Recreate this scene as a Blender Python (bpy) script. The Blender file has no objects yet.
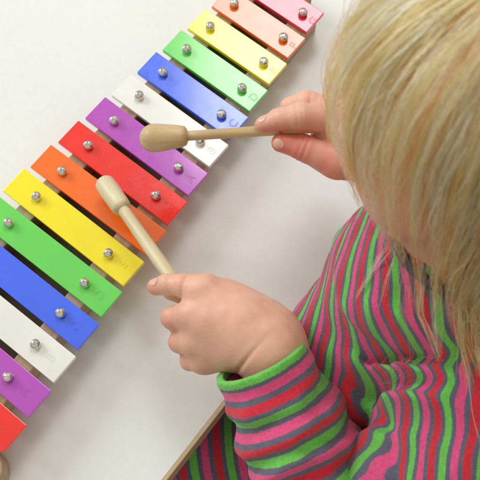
import bpy, bmesh, math, random
import numpy as np
from mathutils import Vector, Matrix
random.seed(4); RNG = np.random.default_rng(7)
SC = bpy.context.scene
COL = SC.collection
PI = math.pi

# ------------------------------------------------------------------ camera
H = 0.70072; TILT = 0.34524; FPX = 900.0          # camera height over the table, tilt from straight down, focal length for a 480 wide frame
CT, ST = math.cos(TILT), math.sin(TILT)
def P(px, py, z):
    """world point at height z that the photograph shows at pixel (px, py)"""
    x, y = (px-240)/FPX, (240-py)/FPX
    d = (x, y*CT+ST, y*ST-CT)
    t = (z-H)/d[2]
    return np.array([d[0]*t, d[1]*t, z])
cam_d = bpy.data.cameras.new('camera'); cam = bpy.data.objects.new('camera', cam_d); COL.objects.link(cam)
cam.location = (0, 0, H); cam.rotation_euler = (TILT, 0, 0)
cam_d.sensor_width = 36; cam_d.lens = FPX*36/480; cam_d.clip_start = .02; cam_d.clip_end = 60
cam_d.dof.use_dof = True; cam_d.dof.focus_distance = .70; cam_d.dof.aperture_fstop = 14
SC.camera = cam
SC.render.resolution_x = SC.render.resolution_y = 1024
SC.view_settings.view_transform = 'Standard'; SC.view_settings.look = 'None'
SC.view_settings.gamma = 1; SC.view_settings.exposure = .15
SC.cycles.use_denoising = True
SC.cycles.max_bounces = 14; SC.cycles.diffuse_bounces = 10; SC.cycles.transmission_bounces = 10; SC.cycles.transparent_max_bounces = 8

# ------------------------------------------------------------------ small helpers
def unit(v):
    v = np.asarray(v, float); return v/np.linalg.norm(v)
def srgb(r, g, b):
    f = lambda c: (c/255/12.92 if c/255 <= .04045 else ((c/255+.055)/1.055)**2.4)
    return (f(r), f(g), f(b), 1)
def empty(name, loc, rz=0):
    o = bpy.data.objects.new(name, None); COL.objects.link(o); o.location = loc; o.rotation_euler = (0, 0, rz)
    o.empty_display_size = .02
    return o
def tag(o, label=None, cat=None, group=None, kind=None):
    for k, v in (('label', label), ('category', cat), ('group', group), ('kind', kind)):
        if v: o[k] = v
    return o
def link(name, me, mat, parent=None, smooth=True):
    o = bpy.data.objects.new(name, me); COL.objects.link(o)
    if mat is not None:
        me.materials.clear(); me.materials.append(mat)
    if parent is not None: o.parent = parent
    if smooth:
        me.polygons.foreach_set('use_smooth', np.ones(len(me.polygons), bool))
    return o
def from_np(name, v, f, attrs=None):
    me = bpy.data.meshes.new(name)
    n = f.shape[1]
    me.vertices.add(len(v)); me.vertices.foreach_set('co', np.ascontiguousarray(v, np.float32).ravel())
    me.loops.add(f.size); me.loops.foreach_set('vertex_index', np.ascontiguousarray(f, np.int32).ravel())
    me.polygons.add(len(f)); me.polygons.foreach_set('loop_start', np.arange(0, f.size, n, dtype=np.int32))
    me.update(calc_edges=True)
    for k, a in (attrs or {}).items():
        at = me.attributes.new(k, 'FLOAT', 'POINT'); at.data.foreach_set('value', np.ascontiguousarray(a, np.float32))
    return me
def bm_mesh(name, bm):
    me = bpy.data.meshes.new(name); bm.normal_update(); bm.to_mesh(me); bm.free(); return me
def auto_smooth(o, ang=35):
    # keep crisp corners on hard objects
    me = o.data; bm = bmesh.new(); bm.from_mesh(me)
    for e in bm.edges:
        if len(e.link_faces) == 2 and e.calc_face_angle(0) > math.radians(ang): e.smooth = False
    bm.to_mesh(me); bm.free()
def prism(pts, z0, z1, bevel=0, seg=2):
    bm = bmesh.new()
    vs = [bm.verts.new((p[0], p[1], z0)) for p in pts]
    f = bm.faces.new(vs)
    r = bmesh.ops.extrude_face_region(bm, geom=[f])
    bmesh.ops.translate(bm, verts=[v for v in r['geom'] if isinstance(v, bmesh.types.BMVert)], vec=(0, 0, z1-z0))
    bmesh.ops.recalc_face_normals(bm, faces=bm.faces)
    if bevel:
        bmesh.ops.bevel(bm, geom=[e for e in bm.edges], offset=bevel, segments=seg, profile=.5, affect='EDGES')
    return bm
def rounded_rect(x0, x1, y0, y1, r, n=6):
    pts = []
    for cx, cy, a in ((x1-r, y1-r, 0), (x0+r, y1-r, 90), (x0+r, y0+r, 180), (x1-r, y0+r, 270)):
        for k in range(n+1):
            t = math.radians(a+90*k/n); pts.append((cx+r*math.cos(t), cy+r*math.sin(t)))
    return pts
def lathe(prof, n=40):
    """profile of (radius, z) pairs turned round z"""
    bm = bmesh.new(); rings = []
    for r, z in prof:
        if r < 1e-7: rings.append([bm.verts.new((0, 0, z))])
        else: rings.append([bm.verts.new((r*math.cos(2*PI*k/n), r*math.sin(2*PI*k/n), z)) for k in range(n)])
    for a, b in zip(rings, rings[1:]):
        for k in range(n):
            k2 = (k+1) % n
            if len(a) == 1: bm.faces.new((a[0], b[k], b[k2]))
            elif len(b) == 1: bm.faces.new((a[k], b[0], a[k2]))
            else: bm.faces.new((a[k], b[k], b[k2], a[k2]))
    bmesh.ops.recalc_face_normals(bm, faces=bm.faces)
    return bm

# ------------------------------------------------------------------ materials
class Mat:
    def __init__(s, name):
        s.m = bpy.data.materials.new(name); s.m.use_nodes = True
        s.t = s.m.node_tree; s.n = s.t.nodes; s.l = s.t.links
        s.b = s.n['Principled BSDF']
    def node(s, t, **k):
        n = s.n.new(t)
        for a, v in k.items(): setattr(n, a, v)
        return n
    def set(s, **k):
        for a, v in k.items(): s.b.inputs[a.replace('_', ' ')].default_value = v
        return s
    def link(s, a, b): s.l.new(a, b)
    def noise(s, scale, detail=4, vec=None, rough=.5, coord='Object'):
        n = s.node('ShaderNodeTexNoise'); n.inputs['Scale'].default_value = scale; n.inputs['Detail'].default_value = detail
        n.inputs['Roughness'].default_value = rough
        if vec is None:
            vec = s.node('ShaderNodeTexCoord').outputs[coord]
        s.link(vec, n.inputs['Vector']); return n
    def ramp(s, fac, stops, interp='LINEAR'):
        r = s.node('ShaderNodeValToRGB'); e = r.color_ramp; e.interpolation = interp
        while len(e.elements) > 1: e.elements.remove(e.elements[-1])
        e.elements[0].position = stops[0][0]; e.elements[0].color = stops[0][1]
        for p, c in stops[1:]:
            q = e.elements.new(p); q.color = c
        s.link(fac, r.inputs['Fac']); return r
    def bump(s, height, dist=.001, strength=1, prev=None):
        b = s.node('ShaderNodeBump'); b.inputs['Distance'].default_value = dist; b.inputs['Strength'].default_value = strength
        s.link(height, b.inputs['Height'])
        if prev is not None: s.link(prev.outputs['Normal'], b.inputs['Normal'])
        s.link(b.outputs['Normal'], s.b.inputs['Normal']); return b
    def mapped(s, scale, coord='Object'):
        tc = s.node('ShaderNodeTexCoord'); mp = s.node('ShaderNodeMapping'); mp.inputs['Scale'].default_value = scale
        s.link(tc.outputs[coord], mp.inputs['Vector']); return mp.outputs['Vector']

def m_table():
    m = Mat('white_laminate'); m.set(Roughness=.42)
    n = m.noise(9, 5); r = m.ramp(n.outputs['Fac'], [(.3, (.80, .81, .79, 1)), (.7, (.84, .85, .83, 1))])
    sp = m.noise(160, 2); mx = m.node('ShaderNodeMix', data_type='RGBA', blend_type='MULTIPLY'); mx.inputs['Factor'].default_value = .06
    m.link(r.outputs['Color'], mx.inputs['A']); m.link(sp.outputs['Fac'], mx.inputs['B']); m.link(mx.outputs['Result'], m.b.inputs['Base Color'])
    b = m.noise(700, 3); m.bump(b.outputs['Fac'], .00012, .5)
    return m.m
def m_wood(name, c0, c1, scale=(1, 1, 1), rough=.5):
    m = Mat(name); m.set(Roughness=rough)
    v = m.mapped(scale)
    n = m.noise(90, 6, v, .6); r = m.ramp(n.outputs['Fac'], [(.36, c0), (.62, c1)])
    n2 = m.noise(30, 3, v); mx = m.node('ShaderNodeMix', data_type='RGBA', blend_type='MULTIPLY'); mx.inputs['Factor'].default_value = .35
    m.link(r.outputs['Color'], mx.inputs['A']); m.link(n2.outputs['Fac'], mx.inputs['B']); m.link(mx.outputs['Result'], m.b.inputs['Base Color'])
    m.bump(n.outputs['Fac'], .0004, .5)
    return m.m
def m_paint(name, c):
    m = Mat(name); m.set(Roughness=.20); m.b.inputs['Specular IOR Level'].default_value = .7
    m.b.inputs['Coat Weight'].default_value = .5; m.b.inputs['Coat Roughness'].default_value = .12
    hi = tuple(min(1, x*1.06) for x in c[:3])+(1,); lo = tuple(x*.93 for x in c[:3])+(1,)
    n = m.noise(22, 4); r = m.ramp(n.outputs['Fac'], [(.3, lo), (.7, hi)]); m.link(r.outputs['Color'], m.b.inputs['Base Color'])
    a = m.noise(55, 3); b1 = m.bump(a.outputs['Fac'], .0004, .14)
    sp = m.noise(900, 2); rr = m.ramp(sp.outputs['Fac'], [(.62, (0, 0, 0, 1)), (.72, (1, 1, 1, 1))]); m.bump(rr.outputs['Color'], .00006, .3, b1)
    s = m.noise(140, 4); q = m.ramp(s.outputs['Fac'], [(.35, (.15,)*3+(1,)), (.8, (.23,)*3+(1,))]); m.link(q.outputs['Color'], m.b.inputs['Roughness'])
    return m.m
def m_steel():
    m = Mat('steel'); m.set(Base_Color=(.72, .70, .67, 1), Metallic=1., Roughness=.13)
    n = m.noise(500, 3); m.bump(n.outputs['Fac'], .0002, .3)
    return m.m
def m_plain(name, c, rough=.6):
    m = Mat(name); m.set(Base_Color=c, Roughness=rough)
    n = m.noise(200, 3); m.bump(n.outputs['Fac'], .0003, .3)
    return m.m
def m_skin(name='skin'):
    m = Mat(name)
    m.set(Roughness=.47)
    m.b.inputs['Subsurface Weight'].default_value = .35; m.b.inputs['Subsurface Radius'].default_value = (.008, .0035, .002); m.b.inputs['Subsurface Scale'].default_value = .5
    at = m.node('ShaderNodeAttribute', attribute_name='blush')
    n = m.noise(60, 4); n2 = m.noise(14, 3)
    ad = m.node('ShaderNodeMath', operation='MULTIPLY_ADD'); m.link(n.outputs['Fac'], ad.inputs[0]); ad.inputs[1].default_value = .5; m.link(at.outputs['Fac'], ad.inputs[2])
    ad2 = m.node('ShaderNodeMath', operation='MULTIPLY_ADD'); m.link(n2.outputs['Fac'], ad2.inputs[0]); ad2.inputs[1].default_value = .35; m.link(ad.outputs[0], ad2.inputs[2])
    r = m.ramp(ad2.outputs[0], [(.25, (.77, .45, .33, 1)), (.55, (.71, .355, .255, 1)), (.90, (.70, .22, .165, 1))])
    m.link(r.outputs['Color'], m.b.inputs['Base Color'])
    v = m.node('ShaderNodeTexVoronoi', feature='DISTANCE_TO_EDGE'); v.inputs['Scale'].default_value = 900
    m.link(m.node('ShaderNodeTexCoord').outputs['Object'], v.inputs['Vector'])
    b1 = m.bump(v.outputs['Distance'], .00035, .35); n3 = m.noise(260, 4); m.bump(n3.outputs['Fac'], .0005, .4, b1)
    return m.m
GREEN = (.17, .62, .10, 1); PINK = (.88, .10, .285, 1); RED = (.74, .035, .06, 1); GREY = (.145, .145, .205, 1)
def m_stripes():
    m = Mat('striped_knit'); m.set(Roughness=.9)
    m.b.inputs['Specular IOR Level'].default_value = .15; m.b.inputs['Sheen Weight'].default_value = .25; m.b.inputs['Sheen Roughness'].default_value = .5
    at = m.node('ShaderNodeAttribute', attribute_name='stripe')
    wob = m.noise(70, 3); w = m.node('ShaderNodeMath', operation='MULTIPLY_ADD'); m.link(wob.outputs['Fac'], w.inputs[0]); w.inputs[1].default_value = .05; m.link(at.outputs['Fac'], w.inputs[2])
    fuzz = m.noise(1800, 2); w2 = m.node('ShaderNodeMath', operation='MULTIPLY_ADD'); m.link(fuzz.outputs['Fac'], w2.inputs[0]); w2.inputs[1].default_value = .075; m.link(w.outputs[0], w2.inputs[2])
    fr = m.node('ShaderNodeMath', operation='FRACT'); m.link(w2.outputs[0], fr.inputs[0])
    a, g = .205, .1283
    st = []; x = 0
    for c in (GREEN, PINK, RED):
        st += [(x, GREY if x == 0 else c)] if False else [(x, c), (x+a, GREY)]
        x += a+g
    r = m.ramp(fr.outputs[0], st, 'CONSTANT')
    n = m.noise(420, 4); mr = m.node('ShaderNodeMapRange'); mr.inputs['To Min'].default_value = .70; mr.inputs['To Max'].default_value = 1.25; m.link(n.outputs['Fac'], mr.inputs['Value'])
    mx = m.node('ShaderNodeVectorMath', operation='SCALE'); m.link(r.outputs['Color'], mx.inputs[0]); m.link(mr.outputs['Result'], mx.inputs['Scale'])
    m.link(mx.outputs[0], m.b.inputs['Base Color'])
    kn = m.noise(1500, 2); b1 = m.bump(kn.outputs['Fac'], .0010, .9); n4 = m.noise(120, 3); m.bump(n4.outputs['Fac'], .0012, .5, b1)
    return m.m
def m_hair():
    m = Mat('blond_hair'); m.set(Roughness=.42)
    m.b.inputs['Specular IOR Level'].default_value = .55
    m.b.inputs['Anisotropic'].default_value = .5
    at = m.node('ShaderNodeAttribute', attribute_name='tone')
    r = m.ramp(at.outputs['Fac'], [(0, (.40, .21, .06, 1)), (.35, (.66, .405, .14, 1)), (.65, (.85, .605, .275, 1)), (1, (.97, .82, .50, 1))])
    hb = m.node('ShaderNodeBsdfHairPrincipled'); hb.parametrization = 'COLOR'
    m.link(r.outputs['Color'], hb.inputs['Color']); hb.inputs['Roughness'].default_value = .38; hb.inputs['Radial Roughness'].default_value = .55
    m.link(hb.outputs[0], m.n['Material Output'].inputs['Surface'])
    return m.m

M_TABLE = m_table()
M_EDGE = m_wood('oak_edge', (.66, .47, .26, 1), (.78, .60, .37, 1), (.3, .3, 3))
M_RAIL = m_wood('beech_rail', (.50, .35, .19, 1), (.64, .47, .28, 1), (.25, 2, 2))
M_MALLET = m_wood('beech_mallet', (.60, .41, .19, 1), (.74, .55, .30, 1), (2, 2, .25), .45)
M_PALE = m_wood('pale_mallet', (.74, .61, .36, 1), (.86, .75, .50, 1), (2, 2, .25), .45)
M_STEEL = m_steel(); M_SKIN = m_skin(); M_STRIPE = m_stripes(); M_HAIR = m_hair()
M_COLLAR = m_plain('grey_rib', (.07, .07, .10, 1), .9)
M_NAIL = Mat('nail').set(Base_Color=(.72, .41, .31, 1), Roughness=.35).m

# ------------------------------------------------------------------ table
edge0, edge1 = P(165, 480, 0), P(375, 211, 0)
ED = unit(edge1-edge0); EN = np.array([-ED[1], ED[0], 0.])        # EN points over the table
def ept(a, b): return (edge0+ED*a+EN*b)[:2]
table = empty('table', tuple(edge0+EN*.4-np.array([0, 0, .03])))
tag(table, 'white table top with a thin light wood edge, under the xylophone', 'table')
inv = Matrix.Translation(-table.location)
def on_table(name, bm, mat):
    me = bm_mesh(name, bm); me.transform(inv); return link(name, me, mat, table, False)
on_table('tabletop', prism([ept(a, b) for a, b in ((-.75, .0020), (.95, .0020), (.95, .95), (-.75, .95))], -.028, 0, .0003), M_TABLE)
on_table('edge_band', prism([ept(a, b) for a, b in ((-.7502, -.0012), (.9502, -.0012), (.9502, .00195), (-.7502, .00195))], -.0285, -.0001, .0004), M_EDGE)
for a, b in ((-.68, .07), (.88, .07), (.88, .88), (-.68, .88)):
    c = ept(a, b); bm = lathe([(0, -.52), (.018, -.52), (.024, -.05), (.024, -.0285), (0, -.0285)], 24)
    bmesh.ops.translate(bm, verts=bm.verts, vec=(c[0], c[1], 0)); on_table('table_leg', bm, M_EDGE)

# ------------------------------------------------------------------ xylophone
ANG = .90142; XO = np.array([-.22613, .13496, 0]); PITCH = .03; ZB = .032; BW = .0253; BT = .0045
xy = empty('xylophone', tuple(XO), ANG)
tag(xy, 'toy xylophone with rainbow metal bars on two wooden rails', 'xylophone')
# local frame: +x along the rails towards the short bars, -y towards the child
A0, A1, S0, S1 = .07854, -.00283, .04588, -.00144
COLS = {'red': (.88, .022, .015, 1), 'purple': (.47, .075, .52, 1), 'white': (.83, .83, .79, 1), 'blue': (.055, .145, .93, 1),
        'green': (.14, .68, .10, 1), 'yellow': (.95, .80, .012, 1), 'orange': (.95, .16, .012, 1), 'pink': (.80, .035, .08, 1)}
MP = {k: m_paint(k+'_lacquer', v) for k, v in COLS.items()}
ORDER = ['red', 'purple', 'white', 'blue', 'green', 'yellow', 'orange']; NOTES = 'GABCDEF'
# rails and end blocks
def rail(s):
    x0, x1 = -.0155, 14*PITCH+.0125
    w = .0165
    pts = [(x0, s*(S0+S1*x0/PITCH)-w/2), (x1, s*(S0+S1*x1/PITCH)-w/2), (x1, s*(S0+S1*x1/PITCH)+w/2), (x0, s*(S0+S1*x0/PITCH)+w/2)]
    link('rail', bm_mesh('rail', prism(pts, .0005, ZB-BT-.0006, .001)), M_RAIL, xy, False)
rail(1); rail(-1)
# added board between the rails, its brown stands in for shade on the table
x0, x1 = -.0155, 14*PITCH+.0125
yb = lambda x: S0+S1*x/PITCH-.0088
link('shade_board', bm_mesh('shade_board', prism([(x0, -yb(x0)), (x1, -yb(x1)), (x1, yb(x1)), (x0, yb(x0))], .0008, .006)), m_plain('shade_brown', (.30, .22, .15, 1), .8), xy, False)
link('end_block', bm_mesh('end_block', prism(rounded_rect(-.075, -.0165, -.0885, .0885, .016), .0005, .026, .002)), M_RAIL, xy, False)
link('end_block', bm_mesh('end_block', prism(rounded_rect(14*PITCH+.0135, 14*PITCH+.030, -.0165, .0165, .005), .0005, .024, .002)), M_RAIL, xy, False)

def screw_mesh():
    R = .0041; z0 = .0
    prof = [(0, 0), (.0017, 0), (.0017, .0022), (R*.90, .0022), (R, .0032), (R*.97, .0045), (R*.82, .0058), (R*.52, .0067), (R*.22, .0071), (0, .0071)]
    bm = lathe(prof, 28)
    me = bm_mesh('screw', bm)
    # cross recess
    o = bpy.data.objects.new('tmp', me); COL.objects.link(o)
    cutters = []
    for a in (0, PI/2):
        cb = prism([(-.0020, -.00038), (.0020, -.00038), (.0020, .00038), (-.0020, .00038)], .0056, .0090)
        bmesh.ops.rotate(cb, verts=cb.verts, cent=(0, 0, 0), matrix=Matrix.Rotation(a, 3, 'Z'))
        c = bpy.data.objects.new('tmpc', bm_mesh('c', cb)); COL.objects.link(c); cutters.append(c)
        md = o.modifiers.new('b', 'BOOLEAN'); md.operation = 'DIFFERENCE'; md.object = c; md.solver = 'EXACT'
    dg = bpy.context.evaluated_depsgraph_get()
    out = bpy.data.meshes.new_from_object(o.evaluated_get(dg))
    for c in cutters+[o]: bpy.data.objects.remove(c)
    out.name = 'screw'
    return out
SCREW = screw_mesh()
SCREW.polygons.foreach_set('use_smooth', np.ones(len(SCREW.polygons), bool))
_so = bpy.data.objects.new('t', SCREW); auto_smooth(_so, 40); bpy.data.objects.remove(_so)
SCREW.materials.clear(); SCREW.materials.append(M_STEEL)
def letter_mesh(ch):
    c = bpy.data.curves.new('letter', 'FONT'); c.body = ch; c.size = .0098; c.align_x = 'CENTER'; c.align_y = 'CENTER'
    c.fill_mode = 'NONE'; c.bevel_depth = .00015; c.bevel_resolution = 1; c.resolution_u = 4
    o = bpy.data.objects.new('t', c); COL.objects.link(o)
    dg = bpy.context.evaluated_depsgraph_get(); dg.update()
    me = bpy.data.meshes.new_from_object(o.evaluated_get(dg)); bpy.data.objects.remove(o); me.name = 'letter'
    return me
LET = {c: letter_mesh(c) for c in NOTES}
for i in range(15):
    col = ORDER[i % 7]
    if i == 14: col = 'pink'
    L = A0+A1*i
    bm = prism([(-BW/2, -L), (BW/2, -L), (BW/2, L), (-BW/2, L)], ZB-BT, ZB, .0005, 2)
    bar = link('bar', bm_mesh('bar', bm), MP[col], xy, False)
    bar.location = (i*PITCH, 0, 0); bar.rotation_euler = (0, 0, math.radians(random.uniform(-.5, .5)))
    if i == 14: bar['label'] = 'pinkish red bar, shortest of the row'
    else: bar['label'] = col+' metal bar stamped with the letter '+NOTES[i % 7]
    for s in (1, -1):
        sc = bpy.data.objects.new('screw', SCREW); COL.objects.link(sc); sc.parent = bar
        sc.location = (random.uniform(-.0004, .0004), s*(S0+S1*i), ZB-.0004); sc.rotation_euler = (random.uniform(-.10, .10), random.uniform(-.10, .10), random.uniform(0, 3))
    le = bpy.data.objects.new('letter', LET[NOTES[i % 7]].copy()); COL.objects.link(le); le.parent = bar
    le.data.materials.clear(); le.data.materials.append(MP[col])
    le.location = (0, -(S0+S1*i)-.0168+.00042*i, ZB+.00005)

# ------------------------------------------------------------------ mallets
def mallet(head, grip, label, hr, tip_round, L, mat, k):
    """head: centre of the far end, grip: a point on the handle axis further back"""
    d = unit(np.array(grip)-np.array(head))
    q = Vector(d).to_track_quat('Z', 'Y')
    o = empty('mallet', tuple(head)); o.rotation_mode = 'QUATERNION'; o.rotation_quaternion = q
    tag(o, label, 'mallet', 'wooden mallets held over the bars')
    HL = .034
    if tip_round:
        prof = [(0, 0)]+[(hr*math.sin(t), .0105*(1-math.cos(t))) for t in np.linspace(.18, PI/2, 9)]
    else:
        prof = [(0, 0), (hr*.55, .0001), (hr*.80, .0010), (hr*.93, .0026), (hr*.985, .0050)]
    e = .74 if tip_round else .94                  # the rounded head narrows towards its handle
    prof += [(hr*1.0, .0135), (hr*(.7+.3*e), .020), (hr*(.3+.7*e), .0275), (hr*e, HL-.002), (hr*e*.97, HL-.0014), (hr*e*.90, HL), (hr*e*.76, HL+.0008), (.0062*k, HL+.0012), (.0050*k, HL+.0018), (0, HL+.0018)]
    h = link('mallet_head', bm_mesh('mallet_head', lathe(prof, 48)), mat, o); auto_smooth(h, 50)
    hp = [(0, HL-.004), (.0046, HL-.004), (.0048, HL+.01), (.0051, HL+.06), (.0050, L-.006), (.0044, L-.0015), (.0025, L), (0, L)]
    hp = [(a*k, b) for a, b in hp]
    link('handle', bm_mesh('handle', lathe(hp, 28)), mat, o)
    return o
ML_head, ML_grip = P(103, 181, .045), P(170, 276, .077)
MR_head, MR_grip = P(140, 139, .105), P(285, 129.5, .122)
mallet(ML_head, ML_grip, 'pale wooden mallet resting on the red and orange bars in the lower fist', .0082, False, .133, M_PALE, 1.0)
mallet(MR_head, MR_grip, 'tan wooden mallet raised above the purple bar between finger and thumb', .0104, True, .138, M_MALLET, .76)

# ------------------------------------------------------------------ signed distance modelling
class Cone:
    def __init__(s, a, b, ra, rb, k=.01):
        s.a, s.b, s.ra, s.rb, s.k = np.asarray(a, float), np.asarray(b, float), ra, rb, k
        s.c = (s.a+s.b)/2; s.R = np.linalg.norm(s.b-s.a)/2+max(ra, rb)
    def d(s, p):
        ba = s.b-s.a; t = np.clip(((p-s.a)@ba)/(ba@ba+1e-12), 0, 1)
        return np.linalg.norm(p-s.a-t[:, None]*ba, axis=1)-(s.ra+(s.rb-s.ra)*t)
class Ell:
    def __init__(s, c, ax, r, k=.01):
        s.c = np.asarray(c, float); s.ax = np.asarray(ax, float); s.r = np.asarray(r, float); s.k = k; s.R = max(r)
    def d(s, p):
        q = (p-s.c)@s.ax.T
        k0 = np.linalg.norm(q/s.r, axis=1); k1 = np.linalg.norm(q/(s.r*s.r), axis=1)
        return np.where(k1 < 1e-6, -min(s.r), k0*(k0-1)/np.maximum(k1, 1e-9))
def smin(a, b, k):
    h = np.clip(.5+.5*(b-a)/k, 0, 1); return b+(a-b)*h-k*h*(1-h)
def field(prims, p, sel=None):
    d = np.full(len(p), 1.)
    for q in (prims if sel is None else sel):
        d = smin(d, q.d(p), q.k) if q.k > 0 else np.maximum(d, -q.d(p)+0) if q.k < -1 else (smin(d, q.d(p), 1e-5))
    return d
def grad(fn, p, e=2e-4):
    g = np.stack([fn(p+e*np.eye(3)[i])-fn(p-e*np.eye(3)[i]) for i in range(3)], 1)/(2*e)
    return g
def surface(prims, h, post=None, extra=.03):
    """surface nets over blocks of cells near the surface; returns vertices and quads"""
    lo = np.min([q.c-q.R for q in prims], 0)-.02; hi = np.max([q.c+q.R for q in prims], 0)+.02
    n = 20; nb = np.ceil((hi-lo)/(n*h)).astype(int)
    fn_all = lambda p, sel: (field(prims, p, sel) if post is None else post(p, field(prims, p, sel)))
    V, VID, Q = [], [], []
    NX = (nb*n+4)
    key = lambda i, j, k: (i*NX[1]+j)*NX[2]+k
    rad = n*h*.87
    gi = np.arange(n+2)
    I, J, K = np.meshgrid(gi, gi, gi, indexing='ij')
    for bx in range(nb[0]):
        for by in range(nb[1]):
            for bz in range(nb[2]):
                base = np.array([bx, by, bz])*n; c = lo+(base+n/2)*h
                sel = [q for q in prims if np.linalg.norm(q.c-c)-q.R < rad+extra]
                if not sel: continue
                if abs(fn_all(c[None], sel)[0]) > rad*1.25+.006: continue
                pts = lo+(base+np.stack([I, J, K], -1).reshape(-1, 3))*h
                D = fn_all(pts, sel).reshape(n+2, n+2, n+2)
                S = D < 0
                if S.all() or not S.any(): continue
                # one vertex per mixed cell: cells 0..n
                m = n+1
                acc = np.zeros((m, m, m, 3)); cnt = np.zeros((m, m, m))
                cs = [(0, 0, 0), (1, 0, 0), (0, 1, 0), (1, 1, 0), (0, 0, 1), (1, 0, 1), (0, 1, 1), (1, 1, 1)]
                sub = {c_: D[c_[0]:c_[0]+m, c_[1]:c_[1]+m, c_[2]:c_[2]+m] for c_ in cs}
                for a in cs:
                    for ax in range(3):
                        if a[ax]: continue
                        b = list(a); b[ax] = 1; b = tuple(b)
                        da, db = sub[a], sub[b]; cr = (da < 0) != (db < 0)
                        t = np.where(cr, da/np.where(cr, da-db, 1), 0)
                        pt = np.stack([np.full(t.shape, float(a[q])) for q in range(3)], -1); pt[..., ax] = t
                        acc += pt*cr[..., None]; cnt += cr
                ok = cnt > 0
                ii, jj, kk = np.nonzero(ok)
                V.append(lo+(base+np.stack([ii, jj, kk], 1)+acc[ok]/cnt[ok][:, None])*h)
                VID.append(key(base[0]+ii, base[1]+jj, base[2]+kk))
                # quads: edges owned by this block, from grid corner 1..n
                for ax in range(3):
                    sl0 = [slice(1, n+1)]*3; sl1 = [slice(1, n+1)]*3; sl1[ax] = slice(2, n+2)
                    A, B = S[tuple(sl0)], S[tuple(sl1)]
                    e = A != B
                    gi_, gj_, gk_ = np.nonzero(e)
                    if not len(gi_): continue
                    g = np.stack([gi_, gj_, gk_], 1)+1+base
                    u, w = (ax+1) % 3, (ax+2) % 3
                    q = []
                    for du, dw in ((0, 0), (1, 0), (1, 1), (0, 1)):
                        t = g.copy(); t[:, u] -= du; t[:, w] -= dw; q.append(key(t[:, 0], t[:, 1], t[:, 2]))
                    q = np.stack(q, 1); fl = ~A[e]
                    q[fl] = q[fl][:, ::-1]
                    Q.append(q)
    V = np.concatenate(V); VID = np.concatenate(VID); Q = np.concatenate(Q)
    u, first, _ = np.unique(VID, return_index=True, return_inverse=True)
    idx = np.searchsorted(u, Q); idx = np.clip(idx, 0, len(u)-1)
    good = (u[idx] == Q).all(1)
    return V[first], idx[good]
def relax(fn, v, it=2):
    for _ in range(it):
        d = fn(v); g = grad(fn, v); v = v-np.clip(d, -.002, .002)[:, None]*g/np.maximum((g*g).sum(1), .2)[:, None]
    return v
_dirs = RNG.normal(size=(24, 3)); _dirs /= np.linalg.norm(_dirs, axis=1)[:, None]; _ph = RNG.uniform(0, 6.28, 24)
def wav(p, f, o=0):
    r = 0
    for k in range(6):
        q = (k+o*6) % 24; r = r+np.sin(p@_dirs[q]*f*(.7+.25*k)+_ph[q])
    return r/3.2

# ------------------------------------------------------------------ the child: skeleton
NB = P(428, 262, .150)                                             # base of the neck
F2 = unit([-.96, .12, 0]); L2 = np.array([-F2[1], F2[0], 0.])     # where the chest faces, and the left side
LS = P(450, 430, .095); LE = P(336, 517, .035); LW = P(272, 353, .088)
RS = np.array([.165, .255, .095]); RE = np.array([.215, .30, .045]); RW = P(374, 140, .118)
F3 = unit([-.86, .20, -.38]); L3 = unit(np.cross([0, 0, 1], F3)); U3 = np.cross(F3, L3)
HC = P(487, 111, .255)
def hp(f, l, u): return HC+F3*f+L3*l+U3*u
PEL = np.array([.155, .115, -.20])

def hand_left():
    k = .005
    mI, mM, mR, mP = P(204, 291, .094), P(192, 315, .090), P(195, 341, .080), P(205, 360, .069)
    pr = [Cone(LW, P(250, 335, .092), .0225, .021, .01)]
    for m, r in ((mI, .0115), (mM, .0115), (mR, .0112), (mP, .0105)):
        pr.append(Cone(P(258, 340, .086), m, .019, r, .010))
    pr.append(Cone(P(238, 318, .094), P(214, 318, .092), .017, .013, .012))
    pr.append(Cone(P(226, 303, .082), P(272, 333, .086), .0160, .0175, .015))
    # thenar mass and thumb, under the index finger
    pr.append(Cone(P(262, 328, .076), P(222, 300, .072), .018, .0125, .010))
    t0, t1, t2 = P(222, 300, .070), P(193, 296, .064), P(172, 291, .064)
    pr += [Cone(t0, t1, .0105, .0088, .006), Cone(t1, t2, .0088, .0074, .004)]
    # index lies along the top of the handle
    i1, i2, i3 = P(184, 285.5, .0925), P(168, 284.5, .0885), P(156, 287, .083)
    pr += [Cone(mI, i1, .0098, .0082, .006), Cone(i1, i2, .0080, .0072, .003), Cone(i2, i3, .0072, .0063, .003)]
    # the other three curl under
    for m, p1, p2, p3, r in ((mM, P(173, 318, .079), P(179, 325, .060), P(203, 328, .054), .0084),
                             (mR, P(180, 342, .070), P(187, 346, .052), P(208, 344, .050), .0080),
                             (mP, P(190, 360.5, .061), P(197, 361, .046), P(214, 356, .046), .0072)):
        pr += [Cone(m, p1, r*1.12, r, .0045), Cone(p1, p2, r, r*.92, .0022), Cone(p2, p3, r*.92, r*.84, .0022)]
    return pr
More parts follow.
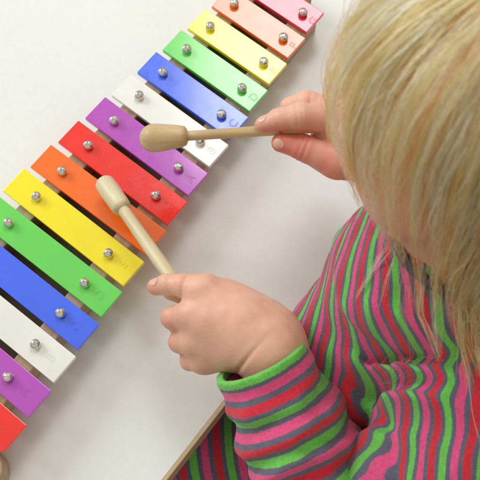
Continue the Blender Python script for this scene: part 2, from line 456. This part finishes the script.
def hand_right():
    z = .118
    mI, mM, mR, mP = P(333, 119, z+.007), P(334, 110, z), P(345, 112, z-.016), P(352, 120, z-.030)
    wr = RW
    pr = []
    for m, r in ((mI, .0115), (mM, .0112), (mR, .0105), (mP, .0098)):
        pr.append(Cone(wr, m, .019, r, .010))
    pr.append(Cone(P(368, 158, z-.004), P(338, 162, z-.004), .0185, .0130, .010))
    pr.append(Cone(wr, P(322, 140, z-.007), .018, .0095, .006))
    # thumb along the near side of the handle
    t1, t2, t3 = P(334, 161, z-.004), P(304, 148, z-.001), P(281, 142.5, z+.001)
    pr += [Cone(t1, t2, .0122, .0092, .0025), Cone(t2, t3, .0094, .0068, .0035)]
    # index straight on top of the handle
    i1, i2, i3 = P(300, 116.5, z+.0135), P(280, 119.5, z+.012), P(262, 125, z+.0075)
    pr += [Cone(mI, i1, .0108, .0098, .0025), Cone(i1, i2, .0096, .0077, .003), Cone(i2, i3, .0078, .0056, .003)]
    # middle finger beside and above it, ring and little finger curled below
    pr += [Cone(mM, P(307, 103, z+.001), .0102, .0088, .004), Cone(P(307, 103, z+.001), P(290, 107, z-.006), .0090, .0074, .003)]
    pr += [Cone(mR, P(322, 112, z-.026), .0095, .0082, .003), Cone(P(322, 112, z-.026), P(328, 126, z-.032), .0082, .0075, .003)]
    pr += [Cone(mP, P(334, 122, z-.038), .009, .0076, .003), Cone(P(334, 122, z-.038), P(342, 132, z-.038), .0076, .007, .003)]
    return pr
HEADAX = np.stack([F3, L3, U3])
def head_prims():
    pr = [Ell(hp(-.008, 0, .012), HEADAX, (.084, .070, .078), .02),
          Ell(hp(.026, 0, -.030), HEADAX, (.056, .060, .060), .03)]
    for s in (1, -1):
        pr.append(Ell(hp(.046, s*.030, -.036), HEADAX, (.026, .028, .028), .02))
        pr.append(Cone(hp(-.010, s*.069, -.012), hp(-.014, s*.075, -.024), .013, .009, .006))
    pr += [Cone(hp(.076, 0, -.008), hp(.087, 0, -.026), .006, .0085, .008), Cone(hp(.052, 0, -.080), hp(.058, 0, -.074), .016, .014, .016),
           Cone(hp(.0755, -.012, -.0475), hp(.0755, .012, -.0475), .0045, .0045, .005), Cone(hp(.074, -.010, -.054), hp(.074, .010, -.054), .0045, .0045, .003)]
    pr.append(Cone(hp(-.022, 0, -.055), NB-np.array([0, 0, .01]), .036, .037, .02))
    return pr
body_prims = [Cone(NB-[0, 0, .05], LS, .030, .026, .02), Cone(RS, NB-[0, 0, .05], .030, .030, .02), Cone(NB-[0, 0, .03], PEL+[.02, 0, 0], .036, .055, .04),
              Cone(LS, P(402, 480, .062), .022, .021, .02), Cone(P(402, 480, .062), LE, .021, .022, .02), Cone(LE, LW, .023, .0225, .015), Cone(RS, RE, .026, .024, .02), Cone(RE, RW, .025, .0205, .015)]
KNEE = [PEL+F2*.20+L2*s*.06+np.array([0, .02, .045]) for s in (1, -1)]
HIP = [PEL+L2*s*.045 for s in (1, -1)]
FOOT = [k+np.array([-.01, 0, -.23]) for k in KNEE]
body_prims += head_prims()+hand_left()+hand_right()
hl, hr_ = hand_left(), hand_right()

child = empty('person', tuple(PEL))
tag(child, 'small blond child in a striped top leaning over the table with two mallets', 'person')
inv_c = Matrix.Translation(-child.location)
def on_child(name, me, mat, parent=None, smooth=True):
    me.transform(inv_c if parent is None else Matrix.Identity(4)); return link(name, me, mat, child if parent is None else parent, smooth)
def joint(a, b, c, up=(0, 0, 1), w=.0011, dp=.0008, R=.012):
    # a skin fold across a finger or the wrist at c, where the limb runs from a to b
    return (np.asarray(c, float), unit(np.asarray(b)-np.asarray(a)), w, dp, R)
CREASES = [joint(P(204, 291, .094), P(184, 285.5, .0925), P(183, 286, .100)), joint(P(184, 285, .09), P(156, 287, .083), P(168, 285, .096), dp=.0005),
           joint(P(195, 315, .09), P(173, 318, .079), P(180, 316, .090), dp=.0006), joint(P(195, 341, .08), P(180, 342, .07), P(184, 342, .078), dp=.0006),
           joint(P(238, 340, .09), P(272, 372, .088), P(248, 359, .098), w=.0016, dp=.0018, R=.016),
           joint(P(334, 161, .114), P(304, 149.5, .117), P(305, 149, .124), dp=.0011), joint(P(334, 161, .114), P(304, 149.5, .117), P(300, 147.5, .124), dp=.0007),
           joint(P(299, 118.5, .13), P(279, 120.5, .13), P(297, 118, .138), dp=.0009), joint(P(299, 118.5, .13), P(279, 120.5, .13), P(301.5, 118, .138), dp=.0006),
           joint(P(279, 120.5, .13), P(262, 125, .126), P(277, 121, .136), dp=.0006), joint(P(334, 110, .118), P(308, 105, .119), P(309, 104, .126), dp=.0008)]
def body_post(p, d):
    for c, a, w, dp, R in CREASES:
        q = p-c; t = q@a
        d = d+dp*np.exp(-(t/w)**2)*np.exp(-(q**2).sum(1)/(R*R))
    # fine unevenness of the knuckles
    return d+.00022*wav(p, 420, 3)
bfn = lambda p: body_post(p, field(body_prims, p))
v, f = surface(body_prims, .0013, body_post)
v = relax(bfn, v, 2)
def blush(v):
    b = np.zeros(len(v))
    for c, r, w in ((P(278, 143, .119), .014, 1.0), (P(300, 147, .117), .016, .8), (P(332, 158, .114), .018, .65), (P(330, 118, .125), .016, .35), (P(156, 287, .083), .008, .45), (P(170, 318, .079), .008, .25), (P(180, 342, .07), .008, .25),
                    (P(262, 124, .126), .008, .4), (hp(.06, .035, -.035), .025, .3), (hp(.06, -.035, -.035), .025, .3), (hp(.077, 0, -.05), .012, .5), (hp(-.012, .073, -.018), .02, .4), (P(345, 140, .12), .02, .35)):
        b = np.maximum(b, w*np.exp(-((v-c)**2).sum(1)/(r*r)))
    return b-.10
on_child('body', from_np('body', v, f, {'blush': blush(v)}), M_SKIN)
print('body', len(v))

# ------------------------------------------------------------------ shirt
WC = P(260, 359.5, .089)                                             # centre of the left cuff
AX = unit(LE-WC)                                                   # along the left forearm
ALEN = np.linalg.norm(LE-WC)
torso = [Cone(RS, NB-[0, 0, .05], .050, .055, .02), Cone(NB-[0, 0, .075], PEL, .047, .080, .05),
         Cone(P(437, 268, .080), P(350, 366, .030), .046, .047, .03), Cone(P(350, 366, .030), PEL+F2*.03+L2*.02, .046, .07, .04),
         Cone(NB+[.03, -.01, -.05], np.array([.175, .05, .02]), .05, .06, .03), Cone(NB-[0, 0, .03], NB+[0, 0, -.02], .043, .05, .03),
         Cone(RS, RE, .044, .042, .02)]
outer = [Cone(P(446, 290, .100), P(466, 475, .092), .046, .052, .02), Cone(P(466, 300, .098), P(510, 470, .07), .05, .055, .02)]
elbow = [Cone(P(402, 466, .078), P(372, 540, .045), .036, .042, .01)]
for q in outer[:1]+elbow: q.k = .005
torso = torso+outer+elbow
rcuff = RW+unit(RE-RW)*.028
right_sleeve = [Cone(RE, rcuff, .040, .031, .015)]
def folds(p):
    d = .0020*wav(p, 85)+.0010*wav(p, 190, 1)
    c = P(398, 372, .125); g = np.exp(-((p-c)**2@np.array([1/.026**2, 1/.042**2, 1/.06**2])))
    d = d+.0062*g*np.sin((p[:, 1]*1.0+p[:, 0]*.45)*2*PI/.024+2.4*wav(p, 55, 2))
    return d
def torso_fn(p, d):
    return d+folds(p)
def sleeve_fn(p, d):
    t = (p-WC)@AX
    q = p-WC-t[:, None]*AX
    fold = .0026*np.sin(t*2*PI/.024+3.2*wav(p, 42, 1))*np.clip(t/.03, 0, 1)+.0016*wav(p, 120, 2)*np.clip(t/.02, .4, 1)+.0008*wav(p, 260, 3)
    d = d+fold
    inner = np.linalg.norm(q, axis=1)-(.0285+.05*np.clip(t, 0, .1))
    inner = np.where(t > .05, np.maximum(inner, (t-.05)*1.0)*0+np.maximum(inner, -(0.05-t)), inner)
    d = np.maximum(d, -np.maximum(inner, t-.05))
    rim = np.sqrt(np.maximum(0, (np.linalg.norm(q, axis=1)-.0318))**2*0+(np.linalg.norm(q, axis=1)-.0312-.0007*wav(p, 60, 3))**2+(t-.002)**2)-.0024
    return np.minimum(np.maximum(d, -t), rim)
sleeve = [Cone(WC-AX*.004, WC+AX*.06, .0335, .0385, .01), Cone(WC+AX*.06, LE, .0385, .041, .01)]
PER = .0262
SN = np.array([.95, -.20, .70])
def stripe_torso(v):
    s = v@SN
    c = P(398, 372, .125); g = np.exp(-((v-c)**2@np.array([1/.032**2, 1/.038**2, 1/.06**2])))
    s = s+.0055*g*np.sin((v[:, 1]+v[:, 0]*.45)*2*PI/.024+2.4*wav(v, 55, 2)+1.0)
    s = s-.36*np.clip((.100-v[:, 0])/.03, 0, 1)*(v[:, 1]-.150)      # chest stripes follow the slope of the body
    kx = np.clip((v[:, 0]-.135)/.02, 0, 1); s = s-kx*.22*np.maximum(0, v[:, 1]-.105)     # raglan seam on the shoulder
    return s/PER+.31
tv, tf = surface(torso+right_sleeve, .0018, torso_fn)
tfn = lambda p: torso_fn(p, field(torso+right_sleeve, p)); tv = relax(tfn, tv, 1)
sv, sf = surface(sleeve, .0013, sleeve_fn)
sfn = lambda p: sleeve_fn(p, field(sleeve, p)); sv = relax(sfn, sv, 1)
st = (sv-WC)@AX
ss = st/.0282+.02-.10*0+.09*wav(sv, 45, 2)*np.clip(st/.02, 0, 1)
ss = np.where(st < .0048, .1, ss)
V = np.concatenate([tv, sv]); Fq = np.concatenate([tf, sf+len(tv)])
on_child('shirt', from_np('shirt', V, Fq, {'stripe': np.concatenate([stripe_torso(tv), ss])}), M_STRIPE)
# leggings: thighs under the table
legs = []
for hq, kq, fq in zip(HIP, KNEE, FOOT):
    legs += [Cone(hq, kq, .060, .048, .02), Cone(kq, fq, .046, .032, .015), Cone(fq, fq+F2*.08-np.array([0, 0, .01]), .032, .024, .015)]
lfn = lambda p, d: d+.003*wav(p, 70, 1)
lv, lf = surface(legs, .003, lfn)
on_child('leggings', from_np('leggings', lv, lf, {'stripe': (lv@np.array([.98, .1, .25]))/.030+.05*wav(lv, 40)}), M_STRIPE)
# collar: a ribbed band round the neck
def tube(path, r, n=10, closed=True):
    path = np.asarray(path); m = len(path); vs, fs = [], []
    for i in range(m):
        t = unit(path[(i+1) % m]-path[i-1] if closed else path[min(i+1, m-1)]-path[max(i-1, 0)])
        a = unit(np.cross(t, [0.1, .2, 1])); b = np.cross(t, a)
        rr = r[i] if hasattr(r, '__len__') else r
        for k in range(n): vs.append(path[i]+rr*(a*math.cos(2*PI*k/n)+b*math.sin(2*PI*k/n)))
    for i in range(m if closed else m-1):
        for k in range(n):
            j = (i+1) % m; fs.append((i*n+k, i*n+(k+1) % n, j*n+(k+1) % n, j*n+k))
    return np.array(vs), np.array(fs)
ring = np.array([NB+F2*(math.cos(t)*.038-.012)+L2*(math.sin(t)*.038-.012)+np.array([0, 0, .05]) for t in np.linspace(0, 2*PI, 72, endpoint=False)])
for k in range(60): ring[:, 2] -= np.clip(tfn(ring)-.0005, -.002, .004)*.7
ring[:, 2] = (np.roll(ring[:, 2], 1)+np.roll(ring[:, 2], -1)+ring[:, 2])/3
cv, cf = tube(ring, .0034); on_child('collar', from_np('collar', cv, cf), M_COLLAR)
# face
def ball(c, r, n=16):
    bm = bmesh.new(); bmesh.ops.create_uvsphere(bm, u_segments=24, v_segments=16, radius=r); bmesh.ops.translate(bm, verts=bm.verts, vec=tuple(c)); return bm
M_EYE = Mat('eye_white').set(Base_Color=(.8, .78, .75, 1), Roughness=.1).m
M_IRIS = Mat('iris').set(Base_Color=(.06, .12, .2, 1), Roughness=.1).m
for s in (1, -1):
    e = on_child('eye', bm_mesh('eye', ball(hp(.0590, s*.029, -.004), .0115)), M_EYE)
    link('iris', bm_mesh('iris', ball(Vector(tuple(hp(.0660, s*.0292, -.006)))-child.location, .0055)), M_IRIS, e)
# nails
def nail(c, d, up, w, l):
    d, up = unit(d), unit(up); up = unit(up-d*(up@d)); sd = np.cross(d, up)
    vs, fs = [], []; n = 13
    for i in range(n):
        for j in range(n):
            a, b = (i/(n-1)-.5)*2, (j/(n-1)-.5)*2
            m = math.sqrt(1-.5*b*b); a2 = a*math.sqrt(1-.5*b*b); b2 = b*math.sqrt(1-.5*a*a)
            vs.append(c+up*.004+d*a2*l/2+sd*b2*w/2)
    vs = np.array(vs)
    for k in range(40): vs = vs-up*np.clip(bfn(vs)-.0003, -.001, .001)[:, None]*.7
    for i in range(n-1):
        for j in range(n-1): fs.append((i*n+j, (i+1)*n+j, (i+1)*n+j+1, i*n+j+1))
    return from_np('fingernail', vs, np.array(fs))
def put_nail(a, b, r, up, w, l, back):
    a, b = np.asarray(a), np.asarray(b); d = unit(b-a); up = unit(up)
    on_child('fingernail', nail(b-d*back+up*r, d, up, w, l), M_NAIL)
put_nail(P(304, 148, .117), P(281, 142.5, .119), .0068, (-.1, -.62, .75), .0072, .0080, -.0016)
put_nail(P(279, 120.5, .130), P(262, 125, .126), .0056, (-.1, .45, .9), .0062, .0070, .0004)
put_nail(P(168, 284.5, .0885), P(156, 287, .083), .0063, (-.15, .30, .95), .0066, .0070, .0004)

# ------------------------------------------------------------------ hair
skull_r = np.array([.084, .070, .078]); skull_c = hp(-.008, 0, .012)
coll = [Ell(skull_c, HEADAX, skull_r+.003, .02), Ell(hp(.026, 0, -.030), HEADAX, np.array((.056, .060, .060))+.003, .03), Cone(hp(-.022, 0, -.055), NB, .041, .042, .02)]
shoulder = [q for q in torso]
CROWN = unit(np.array([-.40, -.30, .86]))           # head axes
def hairy(d):
    # where hair grows on the skull, in head axes
    return ~((d[..., 2] < -.25-.25*(d[..., 0] < -.2)) | ((d[..., 0] > .62) & (d[..., 2] < .45)) | ((d[..., 0] > .35) & (d[..., 2] < .05)))
def grow(N, length, lay, seed, steps=30, near=0, wild=1., low=False):
    r = np.random.default_rng(seed)
    q = r.normal(size=(N*6, 3))
    if near: q = CROWN+q*near
    q /= np.linalg.norm(q, axis=1)[:, None]
    q = q[hairy(q)]
    if low: q = q[(q[:, 1] > .25) & (q[:, 2] < .45) & (q[:, 0] < .3)]
    thin = (q[:, 0] > .25) & (q[:, 1] > .1) & (r.random(len(q)) < .55)      # sparse over the near temple and cheek
    q = q[~thin][:N]; N = len(q)
    p = skull_c+(q*skull_r)@HEADAX
    ax = np.cross(np.tile(CROWN, (N, 1)), q); tan = np.cross(ax, q); tan /= np.maximum(np.linalg.norm(tan, axis=1), .03)[:, None]
    swirl = np.cross(q, tan)*.22
    t = (tan+swirl+r.normal(size=(N, 3))*.035*wild)@HEADAX
    t /= np.linalg.norm(t, axis=1)[:, None]
    L = length*r.uniform(.52, 1.10, N)
    lay = lay*r.uniform(.15, 1., N)
    pts = [p.copy()]
    wig = r.normal(size=(N, 3))*wild
    for k in range(steps):
        h = L/steps
        w = np.clip(((p-HC)@F3+.01)/.06, 0, 1)[:, None]
        t = t+(np.array([0, -.12, -1])*60-F3*w*20)*h[:, None]+wig*(.022*math.sin(k*.45+1))
        t /= np.linalg.norm(t, axis=1)[:, None]
        p = p+t*h[:, None]
        le = lay*np.clip(((p-HC)@U3+.005)/.06, .3, 1.55)
        for fn, off in ((lambda x: field(coll, x), le), (tfn, .0015+lay*.35)):
            d = fn(p)-off; ins = d < 0
            if ins.any():
                g = grad(fn, p[ins], 5e-4); g /= np.maximum(np.linalg.norm(g, axis=1), .3)[:, None]
                p[ins] -= d[ins][:, None]*g
                tn = t[ins]; tn = tn-np.minimum(0, (tn*g).sum(1))[:, None]*g; t[ins] = tn/np.maximum(np.linalg.norm(tn, axis=1), .1)[:, None]
        pts.append(p.copy())
    out = np.stack(pts, 1)
    q = out-HC; f, l, u = q@F3, q@L3, q@U3
    bare = ((f > .022) & (l > .0) & (u < -.004) & (u > -.12)).any(1) & (r.random(N) < .88)    # the near cheek stays almost bare
    fringe = ((f > .086) & (u < .03)).any(1) & (r.random(N) < .90)
    return out[~(bare | fringe)]                               # N x steps+1 x 3
def strands(G, per, spread, seed, r0=.00016):
    """children strands bundled round each guide"""
    r = np.random.default_rng(seed)
    N, S, _ = G.shape
    W = np.repeat(G, per, 0); M = N*per
    tt = np.linspace(0, 1, S)[None, :, None]
    off = r.normal(size=(M, 1, 3))*spread; off2 = r.normal(size=(M, 1, 3))*spread*.8
    f1 = r.uniform(3, 9, (M, 1, 1)); ph = r.uniform(0, 6.28, (M, 1, 3))
    X = W+off*(1.05-.85*tt)+off2*np.sin(tt*f1+ph[:, :, :1])*tt*.6+.0009*np.sin(tt*f1*2.3+ph)*tt
    tone = np.repeat(r.uniform(-.08, .98, N), per)+r.normal(size=M)*.14
    return X, np.clip(tone, 0, 1)
def hair_mesh(X, tone, r0):
    M, S, _ = X.shape
    T = np.gradient(X, axis=1); T /= np.maximum(np.linalg.norm(T, axis=2, keepdims=True), 1e-9)
    ref = np.array([.3, .5, .81]); A = np.cross(T, ref); A /= np.maximum(np.linalg.norm(A, axis=2, keepdims=True), 1e-6); B = np.cross(T, A)
    tp = np.concatenate([np.full(S-5, 1.), np.linspace(1, .15, 5)])[None, :, None]*r0
    vs = []
    for k in range(3):
        a = 2*PI*k/3; vs.append(X+tp*(A*math.cos(a)+B*math.sin(a)))
    Vv = np.stack(vs, 2)                            # M S 3 3
    idx = np.arange(M*S*3).reshape(M, S, 3)
    fs = []
    for k in range(3):
        k2 = (k+1) % 3
        fs.append(np.stack([idx[:, :-1, k], idx[:, 1:, k], idx[:, 1:, k2], idx[:, :-1, k2]], -1).reshape(-1, 4))
    root = np.linspace(0, 1, S)[None, :]
    tn = np.repeat(np.clip(tone[:, None]+.10*(root-.4), 0, 1).reshape(-1), 3)
    return Vv.reshape(-1, 3), np.concatenate(fs), tn
sets = [strands(grow(210, .112, .009, 61, wild=1.8, low=True), 10, .0030, 62)]
for k, (n, ln, lay, near, wild, per, spread) in enumerate(((720, .155, .008, 0, 1.2, 11, .0024), (150, .165, .007, .35, 1., 12, .0019), (380, .165, .010, 0, 1.8, 4, .0036), (200, .205, .016, 0, 3.6, 2, .0045))):
    sets.append(strands(grow(n, ln, lay, 21+k, near=near, wild=wild), per, spread, 51+k))
X = np.concatenate([a for a, b in sets])
flat = X.reshape(-1, 3); near = np.nonzero(flat[:, 2] < .165)[0]
for _ in range(3):                                  # hair lies on the cloth, never inside it
    dd = tfn(flat[near]); bad = dd < .0006; near = near[bad]
    if not len(near): break
    g = grad(tfn, flat[near], 5e-4); g /= np.maximum(np.linalg.norm(g, axis=1), .4)[:, None]
    flat[near] += (.0012-dd[bad])[:, None]*g
X = flat.reshape(X.shape); T = np.concatenate([b for a, b in sets])
# the close undercoat over the scalp
th = np.linspace(0, PI, 120); ph = np.linspace(0, 2*PI, 200, endpoint=False)
D = np.stack([np.sin(th)[:, None]*np.cos(ph), np.sin(th)[:, None]*np.sin(ph), np.cos(th)[:, None]*np.ones_like(ph)], -1)
cap = skull_c+(D*(skull_r+.0012)).reshape(-1, 3)@HEADAX
ii = np.arange(120*200).reshape(120, 200); jj = np.roll(ii, -1, 1)
quads = np.stack([ii[:-1], ii[1:], jj[1:], jj[:-1]], -1).reshape(-1, 4)
quads = quads[hairy(D.reshape(-1, 3)[quads].mean(1))]
hv, hf, ht = hair_mesh(X, T, .00017)
hv2 = np.concatenate([hv, cap]); hf2 = np.concatenate([hf, quads+len(hv)]); ht2 = np.concatenate([ht, np.clip(.3+.18*wav(cap, 400, 1), 0, 1)])
on_child('hair', from_np('hair', hv2, hf2, {'tone': ht2}), M_HAIR)
print('hair', X.shape)

# ------------------------------------------------------------------ light
W = bpy.data.worlds.new('World'); SC.world = W; W.use_nodes = True
wn = W.node_tree.nodes; wl = W.node_tree.links; bg = wn['Background']
tc = wn.new('ShaderNodeTexCoord'); sp = wn.new('ShaderNodeSeparateXYZ'); rp = wn.new('ShaderNodeValToRGB')
wl.new(tc.outputs['Generated'], sp.inputs[0]); mr = wn.new('ShaderNodeMapRange'); mr.inputs['From Min'].default_value = -1; wl.new(sp.outputs['Z'], mr.inputs['Value'])
wl.new(mr.outputs['Result'], rp.inputs['Fac'])
e = rp.color_ramp.elements; e[0].position = .40; e[0].color = (.16, .145, .13, 1); e[1].position = .62; e[1].color = (1, .95, .825, 1)
wl.new(rp.outputs['Color'], bg.inputs['Color']); bg.inputs['Strength'].default_value = .55
def area(name, loc, target, sx, sy, power, col):
    d = bpy.data.lights.new(name, 'AREA'); d.shape = 'RECTANGLE'; d.size = sx; d.size_y = sy; d.energy = power; d.color = col
    o = bpy.data.objects.new(name, d); COL.objects.link(o); o.location = loc
    o.rotation_euler = (Vector(target)-Vector(loc)).to_track_quat('-Z', 'Y').to_euler()
    return o
area('window_light', (.17, 1.55, 1.90), (.06, .30, 0), .62, .85, 12.5, (.97, .98, 1))
area('room_light', (-1.95, 1.62, 1.40), (-.05, .25, 0), 1.35, 1.1, 36, (.90, .965, 1))
